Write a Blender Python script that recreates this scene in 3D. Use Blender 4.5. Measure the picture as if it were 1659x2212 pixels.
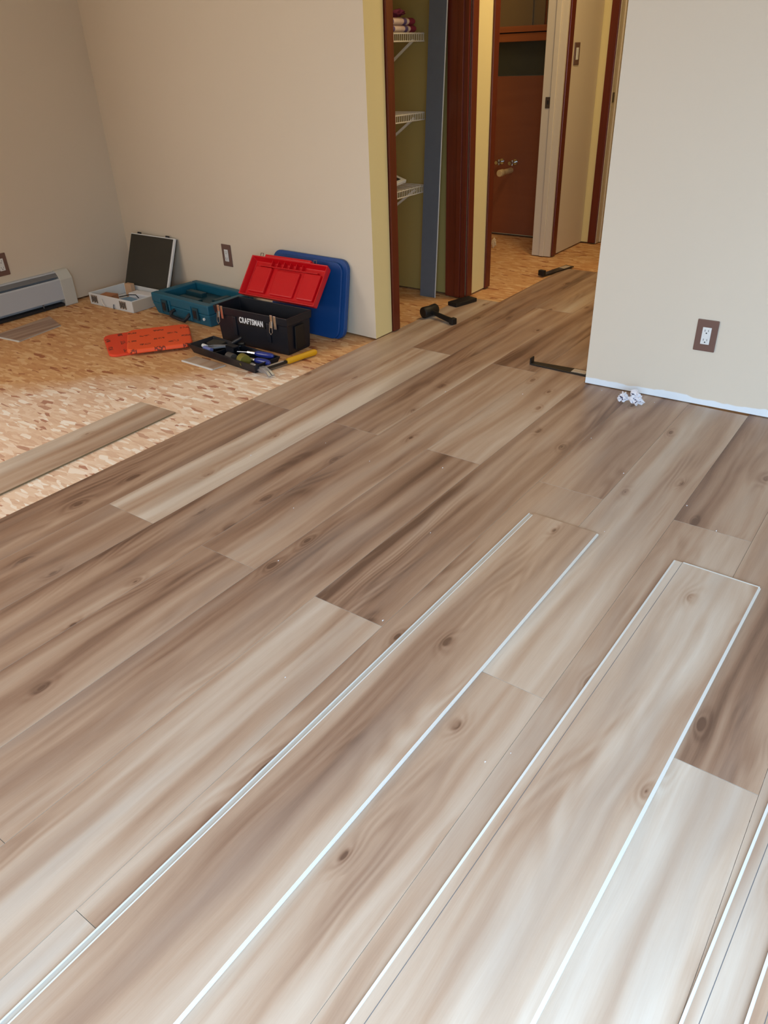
import bpy, bmesh, math, random
from mathutils import Vector, Matrix, noise

scene = bpy.context.scene
for o in list(bpy.data.objects):
    bpy.data.objects.remove(o)
C = scene.collection
R = math.radians

# ------------------------------------------------------------------ camera
F_PX = 1609.6
PITCH, ROLL, YAW = R(31.5155), R(-2.2653), R(37.1137)
cam_d = bpy.data.cameras.new('camera')
cam = bpy.data.objects.new('camera', cam_d)
C.objects.link(cam)
cam_d.sensor_fit = 'HORIZONTAL'
cam_d.sensor_width = 36.0
cam_d.lens = F_PX / 1659.0 * 36.0
cam_d.clip_start = 0.02
cp, sp, cr, sr = math.cos(PITCH), math.sin(PITCH), math.cos(ROLL), math.sin(ROLL)
M1 = Matrix(((1, 0, 0), (0, -sp, -cp), (0, cp, -sp)))
M2 = Matrix(((cr, -sr, 0), (sr, cr, 0), (0, 0, 1)))
G = Matrix(((math.cos(YAW), math.sin(YAW), 0), (-math.sin(YAW), math.cos(YAW), 0), (0, 0, 1)))
W = M2 @ M1 @ G                       # rows: right, down, forward
rot = Matrix((W[0], -Vector(W[1]), -Vector(W[2]))).transposed()
cam.matrix_world = Matrix.Translation((0, 0, 1.263)) @ rot.to_4x4()
scene.camera = cam

# ------------------------------------------------------------------ world and lights
world = bpy.data.worlds.new('world')
scene.world = world
world.use_nodes = True
world.node_tree.nodes['Background'].inputs[0].default_value = (0.55, 0.68, 0.9, 1)
world.node_tree.nodes['Background'].inputs[1].default_value = 0.25

def area(name, loc, rot_e, sx, sy, power, col, spread=180):
    l = bpy.data.lights.new(name, 'AREA')
    l.shape = 'RECTANGLE'; l.size = sx; l.size_y = sy; l.energy = power; l.color = col
    l.spread = R(spread)
    o = bpy.data.objects.new(name, l); C.objects.link(o)
    o.location = loc; o.rotation_euler = rot_e
    return o
# daylight entering through the openings behind the photographer
area('window_light', (0.95, -1.30, 1.15), (R(34), 0, 0), 2.2, 1.7, 165, (0.54, 0.77, 1.0), 140)
area('window_light', (-4.50, -0.65, 1.45), (0, R(-90), 0), 1.3, 1.9, 60, (1.0, 0.93, 0.83))
# unseen warm light added under the hall ceiling to brighten the hall
area('added_warm_light', (-1.65, 4.3, 2.40), (0, 0, 0), 0.35, 0.35, 15, (1.0, 0.76, 0.42))
# dim warm fill added in the bathroom to lift its far panel
area('added_warm_light', (-3.0, 4.9, 2.40), (0, 0, 0), 0.3, 0.3, 2.5, (1.0, 0.80, 0.55))
scene.view_settings.view_transform = 'Standard'
scene.view_settings.look = 'None'
scene.view_settings.gamma = 1.0
scene.view_settings.use_curve_mapping = False
scene.view_settings.exposure = 0.09

# ------------------------------------------------------------------ materials
def srgb(r, g, b):
    f = lambda c: (c / 255 / 12.92) if c / 255 <= 0.04045 else ((c / 255 + 0.055) / 1.055) ** 2.4
    return (f(r), f(g), f(b), 1)

def mat(name, col, rough=0.6, metal=0.0, bump=0.0, bscale=200.0, var=0.0, vscale=6.0, spec=0.5):
    m = bpy.data.materials.new(name); m.use_nodes = True
    nt = m.node_tree; b = nt.nodes['Principled BSDF']
    b.inputs['Base Color'].default_value = col
    b.inputs['Roughness'].default_value = rough
    b.inputs['Metallic'].default_value = metal
    b.inputs['Specular IOR Level'].default_value = spec
    tc = nt.nodes.new('ShaderNodeTexCoord')
    if var > 0:
        n = nt.nodes.new('ShaderNodeTexNoise'); n.inputs['Scale'].default_value = vscale
        n.inputs['Detail'].default_value = 5
        nt.links.new(tc.outputs['Object'], n.inputs['Vector'])
        mx = nt.nodes.new('ShaderNodeMix'); mx.data_type = 'RGBA'
        nt.links.new(n.outputs['Fac'], mx.inputs[0])
        mx.inputs[6].default_value = tuple(c * (1 - var) for c in col[:3]) + (1,)
        mx.inputs[7].default_value = tuple(min(1, c * (1 + var)) for c in col[:3]) + (1,)
        nt.links.new(mx.outputs[2], b.inputs['Base Color'])
    if bump > 0:
        n2 = nt.nodes.new('ShaderNodeTexNoise'); n2.inputs['Scale'].default_value = bscale
        nt.links.new(tc.outputs['Object'], n2.inputs['Vector'])
        bp = nt.nodes.new('ShaderNodeBump'); bp.inputs['Strength'].default_value = bump
        bp.inputs['Distance'].default_value = 0.002
        nt.links.new(n2.outputs['Fac'], bp.inputs['Height'])
        nt.links.new(bp.outputs[0], b.inputs['Normal'])
    return m

class NT:
    def __init__(s, name, rough=0.5):
        s.m = bpy.data.materials.new(name); s.m.use_nodes = True
        s.t = s.m.node_tree; s.b = s.t.nodes['Principled BSDF']
        s.b.inputs['Roughness'].default_value = rough
    def n(s, kind, **kw):
        nd = s.t.nodes.new(kind)
        for k, v in kw.items():
            if k.startswith('i_'):
                nd.inputs[k[2:].replace('_', ' ')].default_value = v
            else:
                setattr(nd, k, v)
        return nd
    def l(s, a, b): s.t.links.new(a, b)
    def math(s, op, a, b=None, c=None, clamp=False):
        nd = s.t.nodes.new('ShaderNodeMath'); nd.operation = op; nd.use_clamp = clamp
        for i, v in enumerate((a, b, c)):
            if v is None: continue
            if isinstance(v, (int, float)): nd.inputs[i].default_value = v
            else: s.l(v, nd.inputs[i])
        return nd.outputs[0]
    def mix(s, f, a, b, blend='MIX'):
        nd = s.t.nodes.new('ShaderNodeMix'); nd.data_type = 'RGBA'; nd.blend_type = blend
        for i, v in ((0, f), (6, a), (7, b)):
            if isinstance(v, (int, float)): nd.inputs[i].default_value = v
            elif isinstance(v, tuple): nd.inputs[i].default_value = v
            else: s.l(v, nd.inputs[i])
        return nd.outputs[2]
    def ramp(s, f, stops):
        nd = s.t.nodes.new('ShaderNodeValToRGB')
        while len(nd.color_ramp.elements) < len(stops): nd.color_ramp.elements.new(0.5)
        for e, (p, c) in zip(nd.color_ramp.elements, stops):
            e.position = p; e.color = c
        s.l(f, nd.inputs[0]); return nd.outputs[0]
    def comb(s, x, y, z):
        nd = s.t.nodes.new('ShaderNodeCombineXYZ')
        for i, v in enumerate((x, y, z)):
            if isinstance(v, (int, float)): nd.inputs[i].default_value = v
            else: s.l(v, nd.inputs[i])
        return nd.outputs[0]

def vinyl():
    """oak-look vinyl planks: UV = metres across / along, colour attribute 'tone' = (tone, seed, edge)."""
    k = NT('oak_vinyl', 0.42)
    uv = k.n('ShaderNodeUVMap'); uv.uv_map = 'UVMap'
    sx = k.n('ShaderNodeSeparateXYZ'); k.l(uv.outputs[0], sx.inputs[0])
    at = k.n('ShaderNodeAttribute'); at.attribute_name = 'tone'
    sc = k.n('ShaderNodeSeparateColor'); k.l(at.outputs['Color'], sc.inputs[0])
    tone, seed, edge = sc.outputs[0], sc.outputs[1], sc.outputs[2]
    x, y = sx.outputs[0], sx.outputs[1]
    sd = k.math('MULTIPLY', seed, 97.0)
    # slow sideways wander of the grain
    wn = k.n('ShaderNodeTexNoise', i_Scale=1.0, i_Detail=2.0)
    k.l(k.comb(k.math('MULTIPLY', x, 5.0), k.math('MULTIPLY', y, 1.5), sd), wn.inputs['Vector'])
    wob = k.math('MULTIPLY', k.math('SUBTRACT', wn.outputs['Fac'], 0.5), 0.055)
    xw = k.math('ADD', x, wob)
    # knots
    vo = k.n('ShaderNodeTexVoronoi', i_Scale=1.0, i_Randomness=0.9, voronoi_dimensions='2D')
    k.l(k.comb(k.math('ADD', k.math('MULTIPLY', xw, 7.0), sd), k.math('ADD', k.math('MULTIPLY', y, 3.2), sd), 0.0), vo.inputs['Vector'])
    vc = k.n('ShaderNodeSeparateColor'); k.l(vo.outputs['Color'], vc.inputs[0])
    pick = k.math('GREATER_THAN', vc.outputs[0], 0.72)
    near = k.math('MULTIPLY', pick, k.math('SUBTRACT', 1.0, k.math('MULTIPLY', vo.outputs['Distance'], 3.4), clamp=True), clamp=True)
    near = k.math('POWER', near, 2.0)
    core = k.math('MULTIPLY', pick, k.math('SUBTRACT', 1.0, k.math('MULTIPLY', vo.outputs['Distance'], 13.0), clamp=True), clamp=True)
    # broad bands
    b1 = k.n('ShaderNodeTexNoise', i_Scale=1.0, i_Detail=2.0, i_Roughness=0.5, i_Distortion=0.2)
    k.l(k.comb(k.math('MULTIPLY', xw, 15.0), k.math('MULTIPLY', y, 0.6), sd), b1.inputs['Vector'])
    b2 = k.n('ShaderNodeTexNoise', i_Scale=1.0, i_Detail=4.0, i_Roughness=0.6)
    k.l(k.comb(k.math('MULTIPLY', xw, 60.0), k.math('MULTIPLY', y, 3.0), sd), b2.inputs['Vector'])
    b3 = k.n('ShaderNodeTexNoise', i_Scale=1.0, i_Detail=3.0)
    k.l(k.comb(k.math('MULTIPLY', xw, 420.0), k.math('MULTIPLY', y, 16.0), sd), b3.inputs['Vector'])
    # cathedral rings: contour lines of a stretched field
    h = k.n('ShaderNodeTexNoise', i_Scale=1.0, i_Detail=1.5)
    k.l(k.comb(k.math('MULTIPLY', xw, 8.0), k.math('MULTIPLY', y, 1.0), sd), h.inputs['Vector'])
    hh = k.math('ADD', k.math('MULTIPLY', h.outputs['Fac'], 85.0), k.math('MULTIPLY', near, 16.0))
    ring = k.math('SINE', hh)
    cm = k.n('ShaderNodeTexNoise', i_Scale=1.0, i_Detail=2.0)
    k.l(k.comb(k.math('MULTIPLY', xw, 9.0), k.math('MULTIPLY', y, 1.7), k.math('ADD', sd, 13.0)), cm.inputs['Vector'])
    cmask = k.math('MULTIPLY', k.math('SUBTRACT', cm.outputs['Fac'], 0.50), 6.0, clamp=True)
    ringa = k.math('MULTIPLY', ring, k.math('MAXIMUM', k.math('MULTIPLY', cmask, 0.09), k.math('MULTIPLY', near, 0.16)))
    # cathedral core darkening (broad dark streaks)
    t = k.math('ADD', tone, k.math('MULTIPLY', k.math('SUBTRACT', b1.outputs['Fac'], 0.5), 1.75))
    t = k.math('ADD', t, k.math('MULTIPLY', k.math('SUBTRACT', b2.outputs['Fac'], 0.5), 0.26))
    t = k.math('ADD', t, k.math('MULTIPLY', k.math('SUBTRACT', b3.outputs['Fac'], 0.5), 0.16))
    t = k.math('SUBTRACT', t, k.math('MULTIPLY', cmask, 0.13))
    t = k.math('ADD', t, ringa)
    t = k.math('SUBTRACT', t, k.math('MULTIPLY', near, 0.30))
    t = k.math('SUBTRACT', t, k.math('MULTIPLY', k.math('MULTIPLY', core, b2.outputs['Fac']), 0.75))
    eg = k.math('MULTIPLY', k.math('SUBTRACT', edge, 0.5), k.math('SUBTRACT', k.math('MULTIPLY', x, 8.75), 1.0))
    t = k.math('ADD', t, eg)
    t = k.math('ADD', k.math('MULTIPLY', t, 0.8), 0.1, clamp=True)
    col = k.ramp(t, [(0.0, srgb(106, 79, 64)), (0.22, srgb(147, 116, 96)), (0.48, srgb(176, 148, 127)),
                     (0.75, srgb(196, 176, 159)), (1.0, srgb(212, 200, 188))])
    # ashy silver patches around the knots
    gm = k.n('ShaderNodeTexNoise', i_Scale=1.0, i_Detail=2.0)
    k.l(k.comb(k.math('MULTIPLY', xw, 11.0), k.math('MULTIPLY', y, 1.5), k.math('ADD', sd, 41.0)), gm.inputs['Vector'])
    gf = k.math('MULTIPLY', k.math('SUBTRACT', gm.outputs['Fac'], 0.5), 3.0, clamp=True)
    col = k.mix(k.math('MULTIPLY', gf, 0.55), col, srgb(160, 144, 134))
    k.l(col, k.b.inputs['Base Color'])
    rg = k.math('ADD', 0.36, k.math('MULTIPLY', b2.outputs['Fac'], 0.14))
    k.l(rg, k.b.inputs['Roughness'])
    bp = k.n('ShaderNodeBump', i_Strength=0.12, i_Distance=0.001)
    k.l(b3.outputs['Fac'], bp.inputs['Height']); k.l(bp.outputs[0], k.b.inputs['Normal'])
    return k.m

def osb():
    k = NT('strand_board', 0.75)
    tc = k.n('ShaderNodeTexCoord')
    cols = []
    pal = [(0.0, srgb(176, 122, 96)), (0.035, srgb(160, 104, 80)), (0.06, srgb(216, 182, 158)), (0.4, srgb(230, 204, 182)),
           (0.7, srgb(238, 216, 198)), (0.86, srgb(250, 238, 226)), (1.0, srgb(255, 252, 246))]
    for i, (a, fx, fy, s) in enumerate(((12, 1, 3.4, 10), (78, 1, 3.8, 9), (-40, 1, 3.4, 12), (40, 1, 3.6, 15), (110, 1, 3.0, 20))):
        mp = k.n('ShaderNodeMapping'); mp.inputs['Rotation'].default_value = (0, 0, R(a))
        mp.inputs['Scale'].default_value = (fx, fy, 1); mp.inputs['Location'].default_value = (i * 3.1, i * 7.7, 0)
        k.l(tc.outputs['Object'], mp.inputs[0])
        dn = k.n('ShaderNodeTexNoise', i_Scale=30.0, i_Detail=2.0)
        k.l(mp.outputs[0], dn.inputs['Vector'])
        vm = k.n('ShaderNodeVectorMath', operation='MULTIPLY_ADD'); vm.inputs[1].default_value = (0.014, 0.014, 0)
        k.l(dn.outputs['Color'], vm.inputs[0]); k.l(mp.outputs[0], vm.inputs[2])
        v = k.n('ShaderNodeTexVoronoi', i_Scale=float(s)); k.l(vm.outputs[0], v.inputs['Vector'])
        sc = k.n('ShaderNodeSeparateColor'); k.l(v.outputs['Color'], sc.inputs[0])
        c = k.ramp(sc.outputs[0], pal)
        g = k.n('ShaderNodeTexNoise', i_Scale=60.0, i_Detail=2.0)
        mp2 = k.n('ShaderNodeMapping'); mp2.inputs['Scale'].default_value = (0.3, 3.0, 1); k.l(mp.outputs[0], mp2.inputs[0])
        k.l(mp2.outputs[0], g.inputs['Vector'])
        c = k.mix(0.30, c, k.mix(g.outputs['Fac'], srgb(110, 80, 60), srgb(255, 246, 232)), 'OVERLAY')
        cols.append((c, sc.outputs[1]))
    col = cols[0][0]
    for i in range(1, 5):
        f = k.math('GREATER_THAN', cols[i][1], 0.45 if i < 4 else 0.62)
        col = k.mix(f, col, cols[i][0])
    col = k.mix(0.15, col, srgb(240, 208, 194))
    # yellower and darker towards the far wall and the hall; paler nearer the room's middle
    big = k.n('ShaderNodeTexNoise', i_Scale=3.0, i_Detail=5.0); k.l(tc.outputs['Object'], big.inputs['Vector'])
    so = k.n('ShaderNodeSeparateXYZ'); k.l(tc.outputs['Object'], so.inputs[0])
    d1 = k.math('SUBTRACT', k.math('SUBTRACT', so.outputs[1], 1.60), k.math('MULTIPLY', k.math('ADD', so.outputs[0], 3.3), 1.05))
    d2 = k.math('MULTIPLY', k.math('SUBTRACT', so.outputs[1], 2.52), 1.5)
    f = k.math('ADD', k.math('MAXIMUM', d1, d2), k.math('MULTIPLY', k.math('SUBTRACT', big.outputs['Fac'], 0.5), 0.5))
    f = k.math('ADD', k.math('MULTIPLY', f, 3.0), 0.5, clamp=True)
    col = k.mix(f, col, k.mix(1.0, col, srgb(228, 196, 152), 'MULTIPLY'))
    k.l(col, k.b.inputs['Base Color'])
    bp = k.n('ShaderNodeBump', i_Strength=0.2, i_Distance=0.001)
    k.l(cols[0][1], bp.inputs['Height']); k.l(bp.outputs[0], k.b.inputs['Normal'])
    return k.m

def wood(name, c1, c2, rough=0.35, axis='Z', fine=60.0):
    k = NT(name, rough)
    tc = k.n('ShaderNodeTexCoord')
    mp = k.n('ShaderNodeMapping')
    s = {'X': (1.5, fine, fine), 'Y': (fine, 1.5, fine), 'Z': (fine, fine, 1.5)}[axis]
    mp.inputs['Scale'].default_value = s; k.l(tc.outputs['Object'], mp.inputs[0])
    n = k.n('ShaderNodeTexNoise', i_Scale=1.0, i_Detail=4.0, i_Distortion=0.6); k.l(mp.outputs[0], n.inputs['Vector'])
    col = k.mix(n.outputs['Fac'], c1, c2); k.l(col, k.b.inputs['Base Color'])
    return k.m

def wall_paint(name, base, lower=None, zl=0.03):
    """matt roller paint; optionally an unpainted primer band left where the baseboard was"""
    k = NT(name, 0.82); k.b.inputs['Specular IOR Level'].default_value = 0.25
    tc = k.n('ShaderNodeTexCoord')
    n = k.n('ShaderNodeTexNoise', i_Scale=1.4, i_Detail=4.0); k.l(tc.outputs['Object'], n.inputs['Vector'])
    col = k.mix(n.outputs['Fac'], tuple(c * 0.965 for c in base[:3]) + (1,), tuple(min(1, c * 1.03) for c in base[:3]) + (1,))
    if lower:
        so = k.n('ShaderNodeSeparateXYZ'); k.l(tc.outputs['Object'], so.inputs[0])
        e = k.n('ShaderNodeTexNoise', i_Scale=7.0, i_Detail=3.0); k.l(k.comb(so.outputs[0], so.outputs[1], 0.0), e.inputs['Vector'])
        lim = k.math('ADD', zl - 0.022, k.math('MULTIPLY', e.outputs['Fac'], 0.05))
        f = k.math('MULTIPLY', k.math('SUBTRACT', lim, so.outputs[2]), 250.0, clamp=True)
        col = k.mix(f, col, lower)
    k.l(col, k.b.inputs['Base Color'])
    b = k.n('ShaderNodeTexNoise', i_Scale=260.0, i_Detail=2.0); k.l(tc.outputs['Object'], b.inputs['Vector'])
    bp = k.n('ShaderNodeBump', i_Strength=0.08, i_Distance=0.001); k.l(b.outputs['Fac'], bp.inputs['Height'])
    k.l(bp.outputs[0], k.b.inputs['Normal'])
    return k.m

M_VINYL = vinyl()
M_OSB = osb()
M_CREAM = wall_paint('cream_paint', srgb(219, 206, 188))
M_CREAM_R = wall_paint('cream_paint_primer_edge', srgb(217, 207, 193), srgb(226, 234, 244), 0.03)
M_YELLOW = wall_paint('yellow_paint', srgb(230, 214, 160))
M_YELLOW_SHADED = wall_paint('yellow_paint_shaded', srgb(166, 144, 84))  # hall yellow darkened: the closet's dimness is put into the wall colour
M_CEIL = wall_paint('ceiling_paint', srgb(235, 232, 224))
M_CORE = mat('white_core', srgb(220, 222, 222), 0.5)
M_TANEDGE = mat('tan_core', srgb(122, 106, 80), 0.6)
M_CASING = wood('red_stained_wood', srgb(78, 26, 18), srgb(116, 46, 28), 0.28)
M_JAMBW = mat('white_jamb_paint', srgb(212, 200, 182), 0.45)
M_PANEL = wood('red_brown_panel', srgb(128, 70, 44), srgb(150, 86, 54), 0.5, 'X', 14.0)
M_PLANK_CORE = mat('vinyl_core_grey', srgb(190, 184, 176), 0.5)
M_BLACK = mat('black_plastic', srgb(19, 23, 33), 0.42, bump=0.1, bscale=500)
M_BLACKR = mat('black_rubber', srgb(17, 16, 17), 0.55)
M_DKSTEEL = mat('black_steel', srgb(36, 33, 32), 0.35, 0.3)
M_RED = mat('red_plastic', srgb(206, 14, 26), 0.35)
M_BLUE = mat('blue_plastic', srgb(22, 72, 138), 0.38)
M_TEAL = mat('teal_plastic', srgb(20, 92, 118), 0.45)
M_TEALD = mat('teal_plastic_dark', srgb(14, 60, 74), 0.5)
M_WHITE = mat('white_plastic', srgb(222, 224, 226), 0.45)
M_METAL = mat('chrome', srgb(205, 205, 205), 0.2, 1.0)
M_STEEL = mat('brushed_steel', srgb(176, 184, 198), 0.4, 1.0, var=0.2, vscale=80)
M_PLATE = mat('brown_plate', srgb(112, 84, 76), 0.4)
M_HEATER = mat('heater_enamel', srgb(186, 192, 202), 0.4)
M_HEATERC = mat('heater_cap', srgb(200, 200, 194), 0.4)
M_DARK = mat('dark_void', srgb(26, 26, 32), 0.7)
M_GREY = mat('grey_metal', srgb(120, 124, 132), 0.45, 0.4)
M_FOAM = mat('charcoal_foam', srgb(58, 54, 46), 0.9, bump=0.3, bscale=300, var=0.12, vscale=9)
M_PAPER = mat('white_paper', srgb(232, 232, 238), 0.7)
M_INK = mat('ink', srgb(40, 42, 70), 0.6)
M_CARD = mat('cardboard', srgb(176, 120, 84), 0.8)
M_BLUEBAG = mat('pale_blue_paper', srgb(120, 160, 196), 0.6)
M_YEL = mat('yellow_rubber', srgb(214, 160, 20), 0.45)
M_BLUEH = mat('blue_handle', srgb(36, 50, 130), 0.25)
M_OLIVE = mat('olive_tape', srgb(120, 112, 40), 0.5)
M_PVC = mat('ivory_pipe', srgb(212, 186, 140), 0.45)
M_GREENW = mat('dark_green_wall', srgb(58, 58, 44), 0.6, var=0.15, vscale=12)
M_MIRROR = mat('cabinet_door_laminate', srgb(138, 116, 84), 0.25, 0.35)
M_LEDGE = wood('ledge_wood', srgb(140, 72, 34), srgb(176, 100, 54), 0.4, 'X', 40.0)
M_WIRE = mat('white_wire', srgb(226, 220, 206), 0.4)
M_SLATE = mat('slate_blue_backing', srgb(92, 97, 105), 0.7, var=0.08, vscale=20)
M_LABEL = mat('worn_label', srgb(186, 170, 154), 0.6, var=0.3, vscale=90)
M_BRASS = mat('aged_strike', srgb(110, 98, 90), 0.35, 0.7)

def plaid():
    k = NT('plaid_towel', 0.9)
    tc = k.n('ShaderNodeTexCoord'); so = k.n('ShaderNodeSeparateXYZ'); k.l(tc.outputs['Object'], so.inputs[0])
    a = k.math('FRACT', k.math('MULTIPLY', so.outputs[1], 8.5))
    col = k.ramp(a, [(0.0, srgb(206, 180, 172)), (0.28, srgb(206, 184, 178)), (0.32, srgb(92, 78, 132)),
                     (0.52, srgb(96, 80, 136)), (0.56, srgb(214, 196, 186)), (0.80, srgb(210, 190, 180))])
    b = k.math('FRACT', k.math('MULTIPLY', so.outputs[2], 30.0))
    f = k.math('GREATER_THAN', b, 0.78)
    col = k.mix(k.math('MULTIPLY', f, 0.4), col, srgb(120, 60, 80))
    f2 = k.math('GREATER_THAN', so.outputs[1], 0.085)
    col = k.mix(f2, col, srgb(132, 38, 66))
    k.l(col, k.b.inputs['Base Color']); return k.m
M_PLAID = plaid()
M_MAROON = mat('maroon_cloth', srgb(140, 60, 84), 0.9, var=0.3, vscale=30)

def orange_print(c0):
    k = NT('orange_printed_foam', 0.6)
    tc = k.n('ShaderNodeTexCoord'); so = k.n('ShaderNodeSeparateXYZ'); k.l(tc.outputs['Object'], so.inputs[0])
    X, Y = so.outputs[0], so.outputs[1]
    row = k.math('FLOOR', k.math('MULTIPLY', Y, 14.0))
    fx = k.math('FRACT', k.math('ADD', k.math('MULTIPLY', X, 7.0), k.math('MULTIPLY', row, 0.5)))
    fy = k.math('FRACT', k.math('MULTIPLY', Y, 14.0))
    inx = k.math('LESS_THAN', k.math('ABSOLUTE', k.math('SUBTRACT', fx, 0.5)), 0.19)
    iny = k.math('LESS_THAN', k.math('ABSOLUTE', k.math('SUBTRACT', fy, 0.5)), 0.17)
    n = k.n('ShaderNodeTexNoise', i_Scale=110.0, i_Detail=1.0); k.l(tc.outputs['Object'], n.inputs['Vector'])
    ink = k.math('MULTIPLY', k.math('MULTIPLY', inx, iny), k.math('GREATER_THAN', n.outputs['Fac'], 0.46))
    k.l(k.mix(k.math('MULTIPLY', ink, 0.85), srgb(*c0), srgb(92, 30, 16)), k.b.inputs['Base Color'])
    return k.m
M_ORANGE = orange_print((242, 88, 36)); M_ORANGER = orange_print((228, 66, 30))

# ------------------------------------------------------------------ mesh helpers
class MB:
    def __init__(s): s.b = bmesh.new(); s.mi = 0
    def _f(s, vs):
        try:
            f = s.b.faces.new(vs); f.material_index = s.mi; return f
        except ValueError: return None
    def hexa(s, p):
        """8 points: bottom ring 0-3 (ccw), top ring 4-7"""
        v = [s.b.verts.new(q) for q in p]
        for q in ((3, 2, 1, 0), (4, 5, 6, 7), (0, 1, 5, 4), (1, 2, 6, 5), (2, 3, 7, 6), (3, 0, 4, 7)):
            s._f([v[i] for i in q])
        return s
    def box(s, x0, y0, z0, x1, y1, z1):
        return s.hexa([(x0, y0, z0), (x1, y0, z0), (x1, y1, z0), (x0, y1, z0),
                       (x0, y0, z1), (x1, y0, z1), (x1, y1, z1), (x0, y1, z1)])
    def prism(s, pts, z0, z1, scale_top=None):
        """polygon in XY extruded in Z"""
        n = len(pts)
        c = Vector((sum(p[0] for p in pts) / n, sum(p[1] for p in pts) / n))
        tp = pts if scale_top is None else [(c.x + (p[0] - c.x) * scale_top, c.y + (p[1] - c.y) * scale_top) for p in pts]
        a = [s.b.verts.new((p[0], p[1], z0)) for p in pts]
        b = [s.b.verts.new((p[0], p[1], z1)) for p in tp]
        s._f(a[::-1]); s._f(b)
        for i in range(n): s._f([a[i], a[(i + 1) % n], b[(i + 1) % n], b[i]])
        return s
    def extr(s, prof, axis, t0, t1):
        """profile (u,v) extruded along axis: 'x': u=y,v=z ; 'y': u=x,v=z"""
        f = (lambda t, u, v: (t, u, v)) if axis == 'x' else (lambda t, u, v: (u, t, v))
        a = [s.b.verts.new(f(t0, *p)) for p in prof]; b = [s.b.verts.new(f(t1, *p)) for p in prof]
        s._f(a[::-1]); s._f(b); n = len(prof)
        for i in range(n): s._f([a[i], a[(i + 1) % n], b[(i + 1) % n], b[i]])
        return s
    def tube(s, pts, r, n=10, cap=True):
        rs = r if isinstance(r, (list, tuple)) else [r] * len(pts)
        P = [Vector(p) for p in pts]; rings = []
        up = None
        for i, p in enumerate(P):
            d = (P[min(i + 1, len(P) - 1)] - P[max(i - 1, 0)]).normalized()
            if up is None: up = Vector((0, 0, 1)) if abs(d.z) < 0.9 else Vector((1, 0, 0))
            u = (up - d * up.dot(d)).normalized(); w = d.cross(u); up = u
            rings.append([s.b.verts.new(p + (u * math.cos(2 * math.pi * j / n) + w * math.sin(2 * math.pi * j / n)) * rs[i]) for j in range(n)])
        for a, b in zip(rings, rings[1:]):
            for j in range(n): s._f([a[j], a[(j + 1) % n], b[(j + 1) % n], b[j]])
        if cap: s._f(rings[0][::-1]); s._f(rings[-1])
        return s
    def sweep_rect(s, pts, w, h, side):
        """flat bar along pts; w measured along 'side', h the other way; w,h may be lists"""
        P = [Vector(p) for p in pts]; sd = Vector(side).normalized(); rings = []
        for i, p in enumerate(P):
            d = (P[min(i + 1, len(P) - 1)] - P[max(i - 1, 0)]).normalized()
            nrm = sd.cross(d).normalized()
            ww = (w[i] if isinstance(w, list) else w) / 2; hh = (h[i] if isinstance(h, list) else h) / 2
            rings.append([s.b.verts.new(p + sd * a * ww + nrm * b * hh) for a, b in ((-1, -1), (1, -1), (1, 1), (-1, 1))])
        for a, b in zip(rings, rings[1:]):
            for j in range(4): s._f([a[j], a[(j + 1) % 4], b[(j + 1) % 4], b[j]])
        s._f(rings[0][::-1]); s._f(rings[-1]); return s
    def build(s, name, m, parent=None, loc=None, rot=None, bevel=0.0, seg=2, smooth=False, kind=None):
        bmesh.ops.recalc_face_normals(s.b, faces=s.b.faces)
        me = bpy.data.meshes.new(name); s.b.to_mesh(me); s.b.free()
        for mm in (m if isinstance(m, (list, tuple)) else [m]): me.materials.append(mm)
        o = bpy.data.objects.new(name, me); C.objects.link(o)
        if loc is not None: o.location = loc
        if rot is not None: o.rotation_euler = rot
        if parent is not None: o.parent = parent
        if bevel > 0:
            bv = o.modifiers.new('bevel', 'BEVEL'); bv.width = bevel; bv.segments = seg; bv.limit_method = 'ANGLE'
            bv.harden_normals = False
        if smooth:
            for p in me.polygons: p.use_smooth = True
            try: me.set_sharp_from_angle(angle=R(40))
            except Exception: pass
        if kind: o['kind'] = kind
        return o

def thing(name, label, cat, loc=(0, 0, 0), rz=0.0, group=None):
    o = bpy.data.objects.new(name, None); C.objects.link(o)
    o.location = loc; o.rotation_euler = (0, 0, rz); o.empty_display_size = 0.05
    o['label'] = label; o['category'] = cat
    if group: o['group'] = group
    return o
def tag(o, label, cat, group=None):
    o['label'] = label; o['category'] = cat
    if group: o['group'] = group
    return o
def empty_struct(name, loc=(0, 0, 0)):
    o = bpy.data.objects.new(name, None); C.objects.link(o); o.location = loc; o['kind'] = 'structure'
    o.empty_display_size = 0.05
    return o
def rrect(x0, y0, x1, y1, r, n=5):
    pts = []
    for cx_, cy_, a0 in ((x1 - r, y0 + r, -90), (x1 - r, y1 - r, 0), (x0 + r, y1 - r, 90), (x0 + r, y0 + r, 180)):
        for i in range(n + 1):
            a = R(a0 + 90 * i / n); pts.append((cx_ + r * math.cos(a), cy_ + r * math.sin(a)))
    return pts

ZS = -0.0065        # top of the bare sub-floor (laid planks have their top at z = 0)

# ------------------------------------------------------------------ shell
WB = [(-4.42, 3.14), (-2.285, 3.012)]        # foot line of the back wall
WR = [(-1.1325, 3.0), (2.30, 3.115)]         # foot line of the wall right of the hall
TOP = 2.44; G0 = 0.004                       # walls stop a little above the sub-floor

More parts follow.
